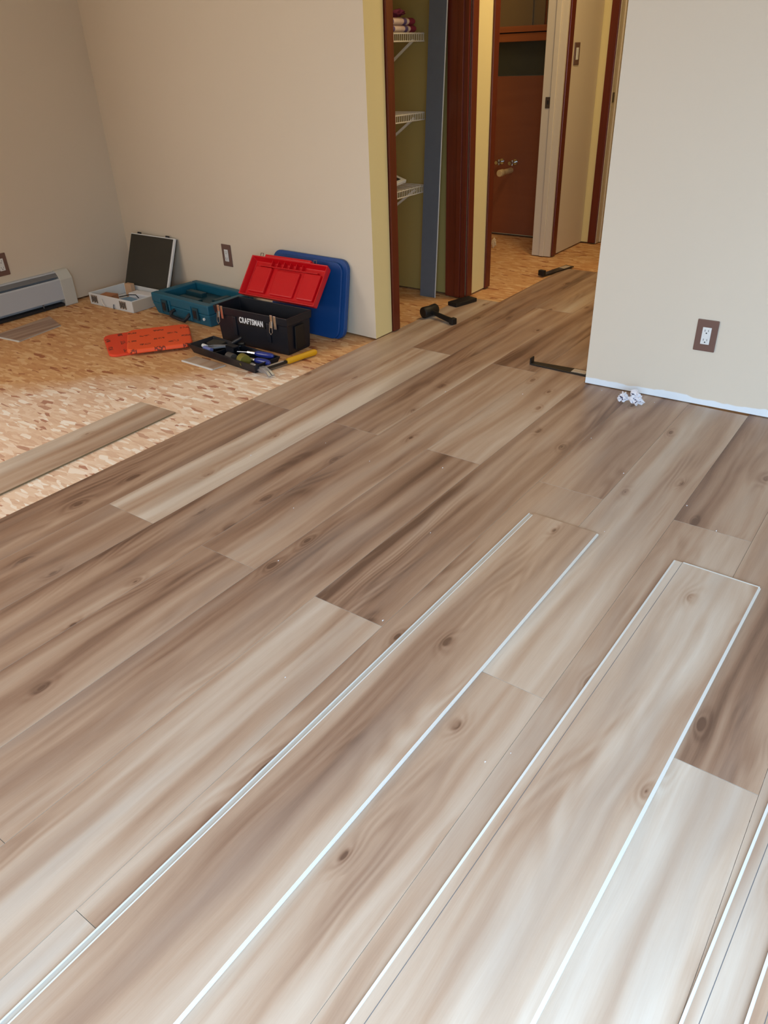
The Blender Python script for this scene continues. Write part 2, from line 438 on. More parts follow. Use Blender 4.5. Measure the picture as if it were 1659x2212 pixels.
MB().box(-4.6, -2.3, -0.03, 2.5, 8.2, ZS).build('floor', M_OSB, kind='structure')
MB().box(-4.6, -2.3, TOP, 2.5, 8.2, TOP + 0.05).build('ceiling', M_CEIL, kind='structure')
b = MB(); b.hexa([(-4.54, 3.147, G0), (-2.285, 3.012, G0), (-2.285, 3.155, G0), (-4.54, 3.28, G0),
                  (-4.54, 3.147, TOP), (-2.285, 3.012, TOP), (-2.285, 3.155, TOP), (-4.54, 3.28, TOP)])
wb = b.build('wall_back', [M_CREAM, M_YELLOW], kind='structure')
for p in wb.data.polygons:
    if p.normal.x > 0.9 or p.normal.y > 0.5: p.material_index = 1
MB().hexa([(-1.1325, 3.0, G0), (2.42, 3.119, G0), (2.42, 3.24, G0), (-1.1325, 3.12, G0),
           (-1.1325, 3.0, TOP), (2.42, 3.119, TOP), (2.42, 3.24, TOP), (-1.1325, 3.12, TOP)]).build('wall_right_of_hall', M_CREAM_R, kind='structure')
# left wall with a window opening well in front of the view
b = MB(); b.box(-4.54, 0.35, G0, -4.42, 3.147, TOP); b.box(-4.54, -2.2, G0, -4.42, -1.65, TOP)
b.box(-4.54, -1.65, G0, -4.42, 0.35, 0.80); b.box(-4.54, -1.65, 2.15, -4.42, 0.35, TOP)
b.build('wall_left', M_CREAM, kind='structure')
b = MB(); b.box(-4.54, -2.2, G0, -0.30, -2.0, TOP); b.box(-0.30, -2.0, G0, -0.20, -1.28, TOP); b.box(2.1, -1.4, G0, 2.42, -1.28, TOP); b.box(-0.30, -1.4, 2.12, 2.1, -1.28, TOP)
b.build('wall_rear', M_CREAM, kind='structure')
MB().box(2.30, -2.0, G0, 2.42, 3.115, TOP).build('wall_right', M_CREAM, kind='structure')
# hall
MB().box(-1.1325, 3.12, G0, -1.02, 7.6, TOP).build('wall_hall_right', M_YELLOW, kind='structure')
b = MB()
b.box(-2.40, 3.155, 2.05, -2.285, 3.97, TOP)           # over the closet
b.box(-2.40, 3.925, G0, -2.285, 4.19, TOP)             # pier between closet and bathroom
b.box(-2.40, 4.19, 2.05, -2.285, 5.11, TOP)
wh = b.build('wall_hall_left', M_YELLOW, kind='structure')
MB().box(-2.40, 5.112, G0, -2.285, 5.63, TOP).build('wall_hall_left_far', M_CREAM, kind='structure')
b = MB(); b.box(-2.52, 5.635, G0, -2.205, 5.745, TOP); b.box(-2.205, 5.635, 2.05, -1.1325, 5.745, TOP)
b.box(-1.30, 5.635, G0, -1.1325, 5.745, 2.05)
b.build('wall_hall_end', M_YELLOW, kind='structure')
# closet and bathroom walls
MB().box(-3.02, 3.93, G0, -2.402, 4.19, TOP).build('wall_closet_far', M_YELLOW_SHADED, kind='structure')
MB().box(-3.12, 3.17, G0, -3.02, 4.0, TOP).build('wall_closet_back', M_YELLOW_SHADED, kind='structure')
MB().box(-3.62, 4.0, G0, -3.52, 5.8, TOP).build('wall_bathroom_left', M_YELLOW, kind='structure')
MB().box(-3.52, 5.63, G0, -2.54, 5.75, TOP).build('wall_bathroom_far', M_YELLOW, kind='structure')
# room beyond the hall end
MB().box(-2.35, 7.5, G0, -1.02, 7.6, TOP).build('wall_far_room', M_CREAM, kind='structure')
MB().box(-2.45, 5.75, G0, -2.35, 7.6, TOP).build('wall_far_room_left', M_CREAM, kind='structure')

# ------------------------------------------------------------------ laid planks
PW, PL = 0.2286, 1.829
X0 = -2.2855
tones = {(1, 0.265): (.26, .55), (1, 2.094): (.62, .45), (2, 1.18): (.72, .62), (2, -.649): (.28, .4), (2, 3.009): (.28, .5),
         (3, 0.265): (.24, .5), (3, 2.094): (.44, .6), (3, 3.923): (.6, .6), (4, -.649): (.36, .55), (4, 1.18): (.46, .62),
         (4, 3.009): (.24, .5), (5, 0.265): (.34, .62), (5, 2.094): (.52, .5), (6, -.649): (.70, .42), (6, 1.18): (.36, .5),
         (6, 3.009): (.4, .5), (7, -1.564): (.72, .45), (7, 0.265): (.42, .45), (7, 2.094): (.36, .5), (8, -.649): (.52, .75),
         (8, 1.18): (.68, .4), (9, 0.265): (.80, .6), (9, 2.094): (.34, .75), (10, -.649): (.92, .5), (10, 1.18): (.3, .5),
         (11, 0.265): (.72, .5), (11, 2.094): (.4, .5), (9, -1.564): (.7, .5)}
def plank_faces(bm, uvl, cl, x0, x1, y0, y1, zb, zt, ox, oy, tone, seed, edge, top_only=False, mi_side=1):
    v = [bm.verts.new(p) for p in ((x0, y0, zb), (x1, y0, zb), (x1, y1, zb), (x0, y1, zb), (x0, y0, zt), (x1, y0, zt), (x1, y1, zt), (x0, y1, zt))]
    for q, mi in (((4, 5, 6, 7), 0), ((0, 1, 5, 4), mi_side), ((1, 2, 6, 5), mi_side), ((2, 3, 7, 6), mi_side), ((3, 0, 4, 7), mi_side), ((3, 2, 1, 0), mi_side)):
        f = bm.faces.new([v[i] for i in q]); f.material_index = mi
        for lp in f.loops:
            lp[uvl].uv = (lp.vert.co.x - ox, lp.vert.co.y - oy)
            lp[cl] = (tone, seed, edge, 1)
def plank_mesh(name, items, m2=M_PLANK_CORE):
    bm = bmesh.new(); uvl = bm.loops.layers.uv.new('UVMap'); cl = bm.loops.layers.float_color.new('tone')
    for it in items: plank_faces(bm, uvl, cl, *it)
    me = bpy.data.meshes.new(name); bm.to_mesh(me); bm.free()
    me.materials.append(M_VINYL); me.materials.append(m2)
    return me
rnd = random.Random(11)
items = []
for r in range(1, 21):
    xa, xb = X0 + (r - 1) * PW, X0 + r * PW
    s0 = 0.265 if r % 2 else 1.18
    ys = [s0 + PL * i for i in range(-3, 4)]
    ymax = {1: 3.923, 2: 4.838}.get(r, 5.62)
    if r > 5: ymax = 3.03 + (xa + 1.1325) * 0.0335
    if r == 5: ymax = 5.62
    for y in ys:
        a, e = max(y, -1.98), min(y + PL, ymax)
        if e - a < 0.05: continue
        key = (r, round(y, 3)); tv = None
        for kk, vv in tones.items():
            if kk[0] == r and abs(kk[1] - y) < 0.01: tv = vv
        if tv is None: tv = (rnd.uniform(.3, .7), rnd.uniform(.35, .65))
        if a >= e: continue
        xbb = min(xb, 2.29)
        if r == 6 and False: pass
        items.append((xa + 0.0004, xbb - 0.0004, a + 0.0005, e - 0.0005, ZS + 0.0005, 0.0, xa, y, tv[0], rnd.random(), tv[1]))
        # the row that straddles the wall corner is notched: continue it inside the hall
    if r == 6:
        pass
fl = bpy.data.objects.new('floor_planks', plank_mesh('floor_planks', items)); C.objects.link(fl); fl['kind'] = 'structure'

# ------------------------------------------------------------------ loose planks
def loose_plank(label, corner, rz, z, length, seed, tone, edge, style, width=0.2286, group='loose vinyl planks'):
    """local x across (0 = left edge), local y from 0 (far end) to -length"""
    t = thing('loose_plank', label, 'flooring plank', (corner[0], corner[1], z), rz, group)
    lip = 0.016 if style == 'wide' else 0.004
    me = plank_mesh('board', [(lip, width - 0.003, -length, 0.0, 0.0007, 0.0065, 0.0, -length, tone, seed, edge)], M_TANEDGE if style == 'plain' else M_CORE)
    o = bpy.data.objects.new('board', me); C.objects.link(o); o.parent = t
    if style == 'wide':
        b = MB(); b.box(0, -length, 0.0005, 0.016, -0.004, 0.0030); b.build('locking_lip', M_PLANK_CORE, t)
        b = MB(); b.box(0.0, -length, 0.0030, 0.0022, -0.004, 0.0048); b.box(0.0145, -length, 0.0030, 0.0172, -0.012, 0.0068)
        b.build('core_edge', M_CORE, t)
    elif style == 'narrow':
        b = MB(); b.box(-0.0015, -length, 0.0005, 0.004, 0.0, 0.0060); b.build('core_edge', M_CORE, t)
        b = MB(); b.box(0.022, -length, 0.0064, 0.0232, -0.002, 0.00665); b.build('score_line', M_GREY, t)
    if style != 'plain':
        b = MB(); b.box(width - 0.0030, -length, 0.0008, width + (0.0025 if style == 'wide' else 0.0035), -0.002, 0.0058); b.build('tongue', M_CORE, t)
        if style == 'narrow':
            MB().box(0.024, -0.001, 0.0008, width, 0.0035, 0.0068).build('end_lip', M_CORE, t)
    return t
loose_plank('longest visible loose plank with a double pale lip along its left edge', (-0.846, 1.886), R(-0.25), 0.0003, 1.829, .37, .50, .46, 'wide')
loose_plank('light loose plank second from the left with a white lip across its far end', (-0.384, 1.872), R(-1.0), 0.0003, 1.829, .93, .80, .46, 'narrow')
loose_plank('loose plank at the lower right edge of the photo, under another plank', (0.045, 1.80), R(-2.2), 0.0003, 1.829, .21, .62, .5, 'narrow')
loose_plank('loose plank in the bottom right corner of the photo resting over another plank', (0.114, 1.60), R(-2.2), 0.0073, 1.829, .67, .45, .5, 'narrow')
loose_plank('single loose plank lying on the bare strand board floor', (-2.690, 1.812), R(1.4), ZS + 0.0003, 1.829, .52, .72, .45, 'plain')

def offcut(label, pts, seed, tone, edge_i, shrink=0.0):
    c = (sum(p[0] for p in pts) / len(pts), sum(p[1] for p in pts) / len(pts))
    t = thing('plank_offcut', label, 'plank offcut', (c[0], c[1], ZS), 0, 'plank offcuts on the strand board')
    bm = bmesh.new(); uvl = bm.loops.layers.uv.new('UVMap'); cl = bm.loops.layers.float_color.new('tone')
    q = [(p[0] - c[0], p[1] - c[1]) for p in pts]
    a = [bm.verts.new((p[0], p[1], 0.0003)) for p in q]; b = [bm.verts.new((p[0], p[1], 0.0062)) for p in q]
    fs = [bm.faces.new(b), bm.faces.new(a[::-1])]
    for i in range(len(q)):
        fs.append(bm.faces.new([a[i], a[(i + 1) % len(q)], b[(i + 1) % len(q)], b[i]]))
    for f in fs:
        for lp in f.loops:
            lp[uvl].uv = (lp.vert.co.x, lp.vert.co.y); lp[cl] = (tone, seed, 0.5, 1)
    for i, f in enumerate(fs):
        if i > 0: f.material_index = 1
    me = bpy.data.meshes.new('board'); bm.to_mesh(me); bm.free(); me.materials.append(M_VINYL); me.materials.append(M_PLANK_CORE)
    o = bpy.data.objects.new('board', me); C.objects.link(o); o.parent = t
    p0, p1 = Vector(q[edge_i]).to_3d(), Vector(q[(edge_i + 1) % len(q)]).to_3d()
    d = (p1 - p0).normalized(); nrm = Vector((d.y, -d.x, 0))
    MB().sweep_rect([p0 + nrm * 0.003 + Vector((0, 0, 0.004)), p1 + nrm * 0.003 + Vector((0, 0, 0.004))], 0.007, 0.0065, nrm).build('core_edge', M_CORE, t)
offcut('greyish plank offcut with a white edge by the baseboard heater', [(-4.19, 1.985), (-3.965, 2.008), (-4.02, 2.30), (-4.24, 2.37)], .31, .35, 0)
offcut('small tan plank offcut with a white edge in front of the tool tray', [(-2.940, 2.270), (-2.712, 2.262), (-2.70, 2.335), (-2.925, 2.345)], .74, .55, 0)

# ------------------------------------------------------------------ door frames (fixed trim)
def casing(parent, x, y0, y1, top=2.08):
    b = MB(); b.box(x, y0, 0.003, x + 0.013, y1, top); return b.build('casing', M_CASING, parent, bevel=0.004)
d1 = empty_struct('door_1')
casing(d1, -2.285, 3.158, 3.214); casing(d1, -2.285, 3.912, 3.972)
b = MB(); b.box(-2.412, 3.894, 0.0, -2.286, 3.912, 2.05); b.build('jamb', M_CASING, d1)
b = MB(); b.box(-2.412, 3.157, 0.0, -2.286, 3.170, 2.05); b.build('jamb', M_CASING, d1)
b = MB(); b.box(-2.345, 3.885, 0.0, -2.312, 3.894, 2.05); b.build('stop', M_CASING, d1, bevel=0.002)
d2 = empty_struct('door_2')
casing(d2, -2.285, 4.138, 4.196); casing(d2, -2.285, 5.098, 5.160)
b = MB(); b.box(-2.405, 4.19, 0.0, -2.286, 4.208, 2.05); b.build('jamb', M_CASING, d2)
b = MB(); b.box(-2.425, 5.088, 0.0, -2.286, 5.112, 2.05); b.build('jamb', M_JAMBW, d2)
b = MB(); b.box(-2.365, 5.076, 0.0, -2.33, 5.088, 2.05); b.build('stop', M_JAMBW, d2, bevel=0.003)
b = MB(); b.box(-2.400, 5.0845, 0.930, -2.368, 5.0885, 0.994); b.mi = 1; b.box(-2.388, 5.0835, 0.952, -2.378, 5.0846, 0.975)
b.build('strike_plate', [M_BRASS, M_DARK], d2)
d3 = empty_struct('door_3')
b = MB(); b.box(-2.230, 5.620, 0.003, -2.172, 5.635, 2.08); b.build('casing', M_CASING, d3, bevel=0.004)
b = MB(); b.box(-2.190, 5.635, 0.0, -2.168, 5.80, 2.05); b.build('jamb', M_JAMBW, d3)
b = MB(); b.box(-2.168, 5.69, 0.0, -2.156, 5.725, 2.05); b.build('stop', M_JAMBW, d3, bevel=0.003)
b = MB(); b.box(-2.168, 5.645, 0.930, -2.1645, 5.672, 0.990); b.build('strike_plate', M_BRASS, d3)

# ------------------------------------------------------------------ wall plates
def wall_plate(name, label, cat, loc, rz, parts='outlet', group='wall outlets'):
    """local x across, local -y out of the wall, z up, origin at centre"""
    t = thing(name, label, cat, loc, rz, group)
    b = MB(); b.box(-0.040, -0.006, -0.062, 0.040, 0.0, 0.062); b.build('cover_plate', M_PLATE, t, bevel=0.003)
    ins = MB(); ins.box(-0.0165, -0.0085, -0.0335, 0.0165, -0.004, 0.0335)
    i = ins.build('receptacle' if parts == 'outlet' else 'rocker', M_WHITE, t, bevel=0.0015)
    if parts == 'outlet':
        for zc in (0.018, -0.018):
            s = MB()
            s.box(-0.0075, -0.0092, zc - 0.001, -0.0060, -0.0080, zc + 0.007)
            s.box(0.0055, -0.0092, zc, 0.0070, -0.0080, zc + 0.0065)
            s.tube([(0, -0.0092, zc - 0.0065), (0, -0.0080, zc - 0.0065)], 0.0026, 10)
            s.build('socket', M_DARK, i)
    return t
ab = math.atan2(-0.128, 2.135); ar = math.atan2(0.115, 3.4325)
wall_plate('wall_outlet', 'brown-plated outlet on the pale wall right of the hallway', 'outlet', (-0.6725, 3.0 + 0.46 * 0.0335, 0.288), ar)
wall_plate('wall_outlet', 'brown-plated outlet on the back wall between the white case and the red lid', 'outlet', (-3.40, 3.012 + (3.40 - 2.285) * 0.06, 0.297), ab)
wall_plate('wall_outlet', 'brown-plated outlet above the baseboard heater at the left edge', 'outlet', (-4.42, 2.262, 0.302), R(90))
wall_plate('light_switch', 'grey-brown plated light switch on the cream wall down the hall', 'light switch', (-2.285, 5.247, 1.227), R(90), 'switch', None)

# ------------------------------------------------------------------ baseboard heater (wall at x=-4.42)
t = thing('baseboard_heater', 'white metal baseboard heater along the foot of the left wall', 'heater', (-4.42, 0, ZS))
Y1, Y0h = 2.600, 0.9
MB().box(0.0015, Y0h, 0.002, 0.006, Y1, 0.205).build('back_panel', M_HEATER, t)
MB().extr([(0.0, 0.196), (0.0, 0.206), (0.026, 0.206), (0.030, 0.200), (0.026, 0.196)], 'y', Y0h, Y1).build('top_hood', M_HEATER, t)
MB().extr([(0.058, 0.045), (0.060, 0.045), (0.060, 0.160), (0.052, 0.168), (0.050, 0.166), (0.058, 0.158)], 'y', Y0h, Y1).build('front_panel', M_HEATER, t)
MB().extr([(0.028, 0.196), (0.046, 0.176), (0.048, 0.178), (0.031, 0.199)], 'y', Y0h, Y1).build('damper', M_GREY, t)
b = MB(); b.box(0.012, Y0h, 0.05, 0.05, Y1, 0.16); b.box(0.008, Y0h, 0.004, 0.050, Y1, 0.02); b.build('heating_element', M_DARK, t)
capp = [(0.0, 0.0), (0.062, 0.0), (0.064, 0.006), (0.064, 0.160), (0.054, 0.176), (0.034, 0.203), (0.026, 0.210), (0.0, 0.210)]
MB().extr(capp, 'y', Y1 - 0.035, Y1 + 0.050).build('end_cap', M_HEATERC, t, bevel=0.003)
for yy in (1.2, 1.85, 2.42):
    MB().box(0.045, yy, 0.0, 0.05, yy + 0.006, 0.05).build('bracket', M_GREY, t)

# ------------------------------------------------------------------ white hard case
t = thing('hard_case', 'white open hard case with charcoal foam lid leaning on the wall in the corner', 'case', (-4.058, 2.678, ZS), 0)
W2 = 0.21; D = 0.265; Hc = 0.070
b = MB(); b.box(-W2, 0, 0, W2, D, 0.006); b.box(-W2, 0, 0.006, W2, 0.008, Hc); b.box(-W2, D - 0.008, 0.006, W2, D, Hc)
b.box(-W2, 0.008, 0.006, -W2 + 0.008, D - 0.008, Hc); b.box(W2 - 0.008, 0.008, 0.006, W2, D - 0.008, Hc)
b.build('base_shell', M_WHITE, t, bevel=0.003)
b = MB(); b.box(W2 - 0.001, 0.004, 0.004, W2 + 0.003, D - 0.004, Hc - 0.004); b.build('side_skin', mat('beige_skin', srgb(196, 186, 172), .6), t, bevel=0.001)
la = math.atan2(0.135, 0.315)
lidp = bpy.data.objects.new('lid', None)
b = MB()   # local: x across, y = thickness back, z up
b.box(-W2, 0.004, 0.0, W2, 0.022, 0.335)
lid = b.build('lid', M_WHITE, t, loc=(0, D, Hc - 0.02), rot=(-la, 0, 0), bevel=0.004)
MB().box(-W2 + 0.007, 0.0, 0.010, W2 - 0.012, 0.006, 0.328).build('foam_sheet', M_FOAM, lid, bevel=0.003)
MB().box(W2 - 0.001, 0.018, 0.004, W2 + 0.0015, 0.0225, 0.332).build('metal_rim', M_DKSTEEL, lid)
b = MB(); b.box(-0.150, 0.006, 0.335, -0.128, 0.020, 0.345); b.build('latch_catch', M_DARK, lid)
b = MB(); b.box(0.120, 0.006, 0.335, 0.142, 0.020, 0.345); b.build('latch_catch', M_DARK, lid)
for xx in (-0.155, 0.125):
    b = MB(); b.box(xx - 0.030, -0.003, 0.016, xx + 0.030, 0.001, 0.060); lt = b.build('worn_label', M_LABEL, t)
    b = MB()
    for i in range(7):
        b.box(xx - 0.029 + i * 0.0085, -0.0036, 0.014 + (i % 3) * 0.005, xx - 0.0235 + i * 0.0085, -0.0028, 0.060 - (i % 2) * 0.008)
    b.build('scuffs', M_DARK, lt)
b = MB(); b.tube([(-0.075, -0.006, 0.048), (-0.055, -0.016, 0.02), (-0.045, -0.014, 0.008)], 0.003, 8); b.build('latch', M_METAL, t)
b = MB(); b.tube([(0.035, -0.004, 0.03), (0.040, -0.012, 0.012), (0.03, -0.004, 0.004)], 0.004, 8); b.build('latch', M_GREY, t)
# contents
cz = ZS + 0.007
def solid(name, label, cat, boxes, m, loc, rz=0, bevel=0.002, group='things in the white case'):
    b = MB()
    for q in boxes: b.box(*q)
    o = b.build(name, m, None, loc=loc, rot=(0, 0, rz), bevel=bevel); return tag(o, label, cat, group)
solid('cardboard_box', 'reddish brown cardboard block at the left inside the white case', 'box', [(-.05, -.03, 0, .05, .03, .05)], M_CARD, (-4.165, 2.75, cz), R(10))
solid('wooden_block', 'pale tan block standing at the back left inside the white case', 'block', [(-.028, -.016, 0, .028, .016, .085)], mat('tan_block', srgb(206, 168, 136), .7), (-4.14, 2.895, cz), R(5))
solid('parts_bag', 'pale blue packet lying at the right inside the white case', 'packet', [(-.075, -.045, 0, .075, .045, .045)], M_BLUEBAG, (-3.955, 2.745, cz), R(-8), .012)
solid('paper_packet', 'white paper packet at the back right inside the white case', 'packet', [(-.09, -.035, 0, .085, .035, .055)], M_PAPER, (-3.975, 2.86, cz), R(4), .006)
b = MB(); b.tube([(-4.04, 2.735, cz + .052), (-3.99, 2.775, cz + .062), (-3.94, 2.785, cz + .066), (-3.89, 2.765, cz + .06)], 0.003, 8)
o = b.build('cable', M_DARK); tag(o, 'thin dark cable lying over the blue packet in the white case', 'cable', 'things in the white case')

# ------------------------------------------------------------------ teal moulded case
t = thing('tool_case', 'teal moulded plastic tool case with two latches and a hollow top on the strand board', 'tool case', (-3.478, 2.730, ZS), R(-4.5))
a2, dd, hh = 0.268, 0.335, 0.124
b = MB()
b.hexa([(-a2 + .02, .015, 0), (a2 - .015, .015, 0), (a2 - .015, dd, 0), (-a2 + .02, dd, 0), (-a2, 0, .07), (a2, 0, .07), (a2, dd, .07), (-a2, dd, .07)])
rim = 0.05
b.box(-a2, 0, .07, a2, rim, hh); b.box(-a2, dd - rim * .8, .07, a2, dd, hh); b.box(-a2, rim, .07, -a2 + rim, dd - rim * .8, hh); b.box(a2 - rim, rim, .07, a2, dd - rim * .8, hh)
b.build('shell', M_TEAL, t, bevel=0.008, seg=3)
b = MB(); b.box(-.12, .09, .06, .06, .125, .105); b.box(-.2, .2, .06, -.05, .24, .1); b.box(.1, .16, .06, .14, .27, .1); b.box(-a2 + rim, rim, .068, a2 - rim, dd - rim * .8, .075)
b.build('moulded_insert', M_TEALD, t, bevel=0.006)
for xx in (-.135, .155):
    b = MB(); b.box(xx - .024, -.010, .030, xx + .024, .004, .098); l = b.build('latch', M_TEALD, t, bevel=.003)
    MB().box(xx - .015, -.013, .040, xx + .015, -.008, .085).build('latch_clip', M_BLACK, l, bevel=.003)
b = MB(); b.tube([(-.055, .004, .052), (-.058, -.022, .045), (-.05, -.030, .026), (.04, -.030, .018), (.075, -.030, .018), (.085, -.022, .030), (.085, .004, .050)], .010, 8)
b.build('handle', M_BLACK, t, smooth=True)
b = MB(); b.tube([(.222, -.004, .045), (.222, .003, .045)], .008, 12); b.build('sticker', M_WHITE, t)
for xx in (-.09, -.175, .11):
    MB().box(xx - .006, -.006, .02, xx + .006, .004, .1).build('rib', M_TEAL, t, bevel=.002)

# ------------------------------------------------------------------ orange pads
def pad(label, loc, rz, w, d, h, z, kind):
    b = MB(); b.prism(rrect(-w / 2, -d / 2, w / 2, d / 2, .045, 5), 0, h, .97)
    o = b.build('foam_pad', M_ORANGE if kind else M_ORANGER, None, loc=(loc[0], loc[1], z), rot=(0, 0, rz), bevel=.006); return tag(o, label, 'pad', 'orange printed foam pads')
pad('lower orange printed foam pad sticking out at the left of the pair', (-3.395, 2.305), R(-31), .37, .25, .014, ZS, 0)
pad('upper orange printed foam pad with rows of black marks lying by the tool tray', (-3.268, 2.400), R(52), .335, .36, .022, ZS + .0145, 1)

# ------------------------------------------------------------------ toolbox
t = thing('toolbox', 'black plastic toolbox with an open red lid and white lettering on its front', 'toolbox', (-2.762, 2.600, ZS), R(0.6))
bl, bd, bh = .232, .160, .192
tl, td = .256, .190
wth = .006
b = MB()
def ring(z, l0, d0, dy): return [(-l0, dy, z), (l0, dy, z), (l0, dy + d0, z), (-l0, dy + d0, z)]
def shell(b, sec):
    vs = [[b.b.verts.new(p) for p in s_] for s_ in sec]
    for A, B in zip(vs, vs[1:]):
        for j in range(4): b._f([A[j], A[(j + 1) % 4], B[(j + 1) % 4], B[j]])
    b._f(vs[0][::-1]); b._f(vs[-1])
shell(b, [ring(0, bl, bd, .004), ring(.012, bl + .003, bd + .004, .002), ring(.150, bl + .012, bd + .014, -.004), ring(.152, bl + .02, bd + .024, -.010), ring(bh, tl, td, -.014),
          ring(bh, tl - wth, td - 2 * wth, -.014 + wth), ring(.02, bl - wth, bd - 2 * wth, .004 + wth)])
b.build('box_body', M_BLACK, t, bevel=.0025)
for sx in (-1, 1):
    b = MB(); b.hexa([(sx * .240, .045, .02), (sx * .248, .045, .02), (sx * .248, .115, .02), (sx * .240, .115, .02), (sx * .246, .045, .14), (sx * .254, .045, .14), (sx * .254, .115, .14), (sx * .246, .115, .14)])
    b.build('side_recess', M_BLACKR, t, bevel=.004)
b = MB(); b.box(-.085, -.010, .118, .100, -.002, .163); nm = b.build('name_plate', M_BLACKR, t, bevel=.001)
b = MB(); b.box(.105, -.009, .05, .13, -.001, .150); b.build('front_rib', M_BLACK, t, bevel=.003)
b = MB(); b.box(-.13, -.009, .05, -.105, -.001, .150); b.build('front_rib', M_BLACK, t, bevel=.003)
fc = bpy.data.curves.new('lettering', 'FONT'); fc.body = 'CRAFTSMAN'; fc.size = .042; fc.align_x = 'CENTER'; fc.align_y = 'CENTER'; fc.extrude = .0006; fc.space_character = 1.12; fc.offset = .0012
tmp = bpy.data.objects.new('lettering', fc); C.objects.link(tmp)
bpy.context.view_layer.update()
dg = bpy.context.evaluated_depsgraph_get()
me = bpy.data.meshes.new_from_object(tmp.evaluated_get(dg)); bpy.data.objects.remove(tmp)
xs = [v.co.x for v in me.vertices]; wid = max(xs) - min(xs)
for v in me.vertices: v.co.x *= .165 / wid; v.co.y *= 0.95
me.materials.clear(); me.materials.append(mat('white_letters', srgb(240, 240, 244), .5))
o = bpy.data.objects.new('lettering', me); C.objects.link(o); o.parent = nm; o.location = (.0075, -.0112, .140); o.rotation_euler = (R(90), 0, 0)
for xx in (-.205, .165):
    b = MB(); b.box(xx - .018, -.0165, .168, xx - .002, -.012, .198); b.box(xx + .004, -.0165, .13, xx + .020, -.012, .196)
    b.hexa([(xx - .018, -.022, .135), (xx - .002, -.022, .135), (xx - .002, -.012, .135), (xx - .018, -.012, .135), (xx - .018, -.0165, .17), (xx - .002, -.0165, .17), (xx - .002, -.012, .17), (xx - .018, -.012, .17)])
    l = b.build('latch', M_METAL, t, bevel=.001)
    MB().tube([(xx - .018, -.020, .165), (xx - .021, -.025, .115), (xx - .012, -.027, .103), (xx - .002, -.025, .115), (xx - .004, -.020, .165)], .0016, 6).build('latch_wire', M_METAL, l)
# open lid, hinged on the back edge; local z runs from hinge to free edge, local -y is the inside
ldir = math.atan2(.150, .185)
lw, lh = .254, .218
b = MB()
def lidprof(l0, z0, z1, y): return [(-l0, y, z0), (l0, y, z0), (l0, y, z1), (-l0, y, z1)]
vs = [[b.b.verts.new(p) for p in s_] for s_ in (lidprof(lw + .006, -.002, lh, -.030), lidprof(lw, .004, lh - .006, .012), lidprof(lw - .02, .02, lh - .022, .020))]
for A, B in zip(vs, vs[1:]):
    for j in range(4): b._f([A[j], A[(j + 1) % 4], B[(j + 1) % 4], B[j]])
b._f(vs[-1])
inn = [[b.b.verts.new(p) for p in s_] for s_ in (lidprof(lw + .0, .004, lh - .006, -.030), lidprof(lw - .012, .014, lh - .018, .004))]
for j in range(4): b._f([vs[0][j], vs[0][(j + 1) % 4], inn[0][(j + 1) % 4], inn[0][j]]); b._f([inn[0][j], inn[0][(j + 1) % 4], inn[1][(j + 1) % 4], inn[1][j]])
b._f(inn[1])
lid = b.build('lid', M_RED, t, loc=(.018, .187, .196), rot=(-ldir, 0, 0), bevel=.003)
for (xa, xb, za, zb, yy) in ((-.225, -.11, .028, .17, -.006), (-.075, .085, .028, .165, -.002), (.115, .225, .028, .17, -.006)):
    b = MB(); b.box(xa, yy - .006, za, xb, .006, zb); b.build('lid_panel', M_RED, lid, bevel=.006)
b = MB()
for i in range(6): b.box(-.12 + i * .042, -.016, .175, -.116 + i * .042, .005, .222)
b.box(-.20, -.012, .172, .2, .004, .178)
b.build('lid_ribs', M_RED, lid, bevel=.001)
b = MB(); b.box(-.165, -.034, lh - .004, .150, .012, lh + .012); b.build('lid_front_lip', M_RED, lid, bevel=.004)
for xx in (-.19, .175):
    MB().tube([(xx - .008, -.030, lh), (xx - .008, -.034, lh + .014), (xx + .010, -.034, lh + .014), (xx + .010, -.030, lh)], .0018, 6).build('catch', M_BRASS, lid)
b = MB(); b.box(-lw + .02, .014, .012, lw - .02, .030, lh - .02); b.build('lid_cover', M_BLACK, lid, bevel=.006)

# ------------------------------------------------------------------ blue tote lid leaning on the wall
tn = math.atan2(.070, .392)
t = thing('tote_lid', 'large blue plastic tote lid leaning upright against the back wall behind the toolbox', 'lid', (-2.705, 2.930, ZS + .001), R(-2.5))
bw, bhh = .268, .402
pr_ = rrect(-bw, 0, bw, bhh, .055, 6)
top = [p for p in pr_]
def vert_plate(pts, y0, y1, sc=1.0):
    b = MB(); n = len(pts); cx_, cz_ = 0, bhh / 2
    A = [b.b.verts.new((p[0], y0, p[1])) for p in pts]
    B = [b.b.verts.new((cx_ + (p[0] - cx_) * sc, y1, cz_ + (p[1] - cz_) * sc)) for p in pts]
    b._f(A); b._f(B[::-1])
    for i in range(n): b._f([A[i], A[(i + 1) % n], B[(i + 1) % n], B[i]])
    return b
main = vert_plate(rrect(-bw + .025, .0, bw - .025, bhh - .018, .05, 6), -.004, .010).build('panel', M_BLUE, t, rot=(-tn, 0, 0), bevel=.003)
vert_plate(pr_, .010, .034, 1.0).build('rim', M_BLUE, main, bevel=.004)
vert_plate(rrect(-bw + .012, .0, bw - .012, bhh - .01, .05, 6), .034, .050, 1.0).build('rim_step', M_BLUE, main, bevel=.003)
for xx in (-.09, .06): MB().box(xx - .002, -.006, .355, xx + .002, -.003, .366).build('slot', M_DARK, main)

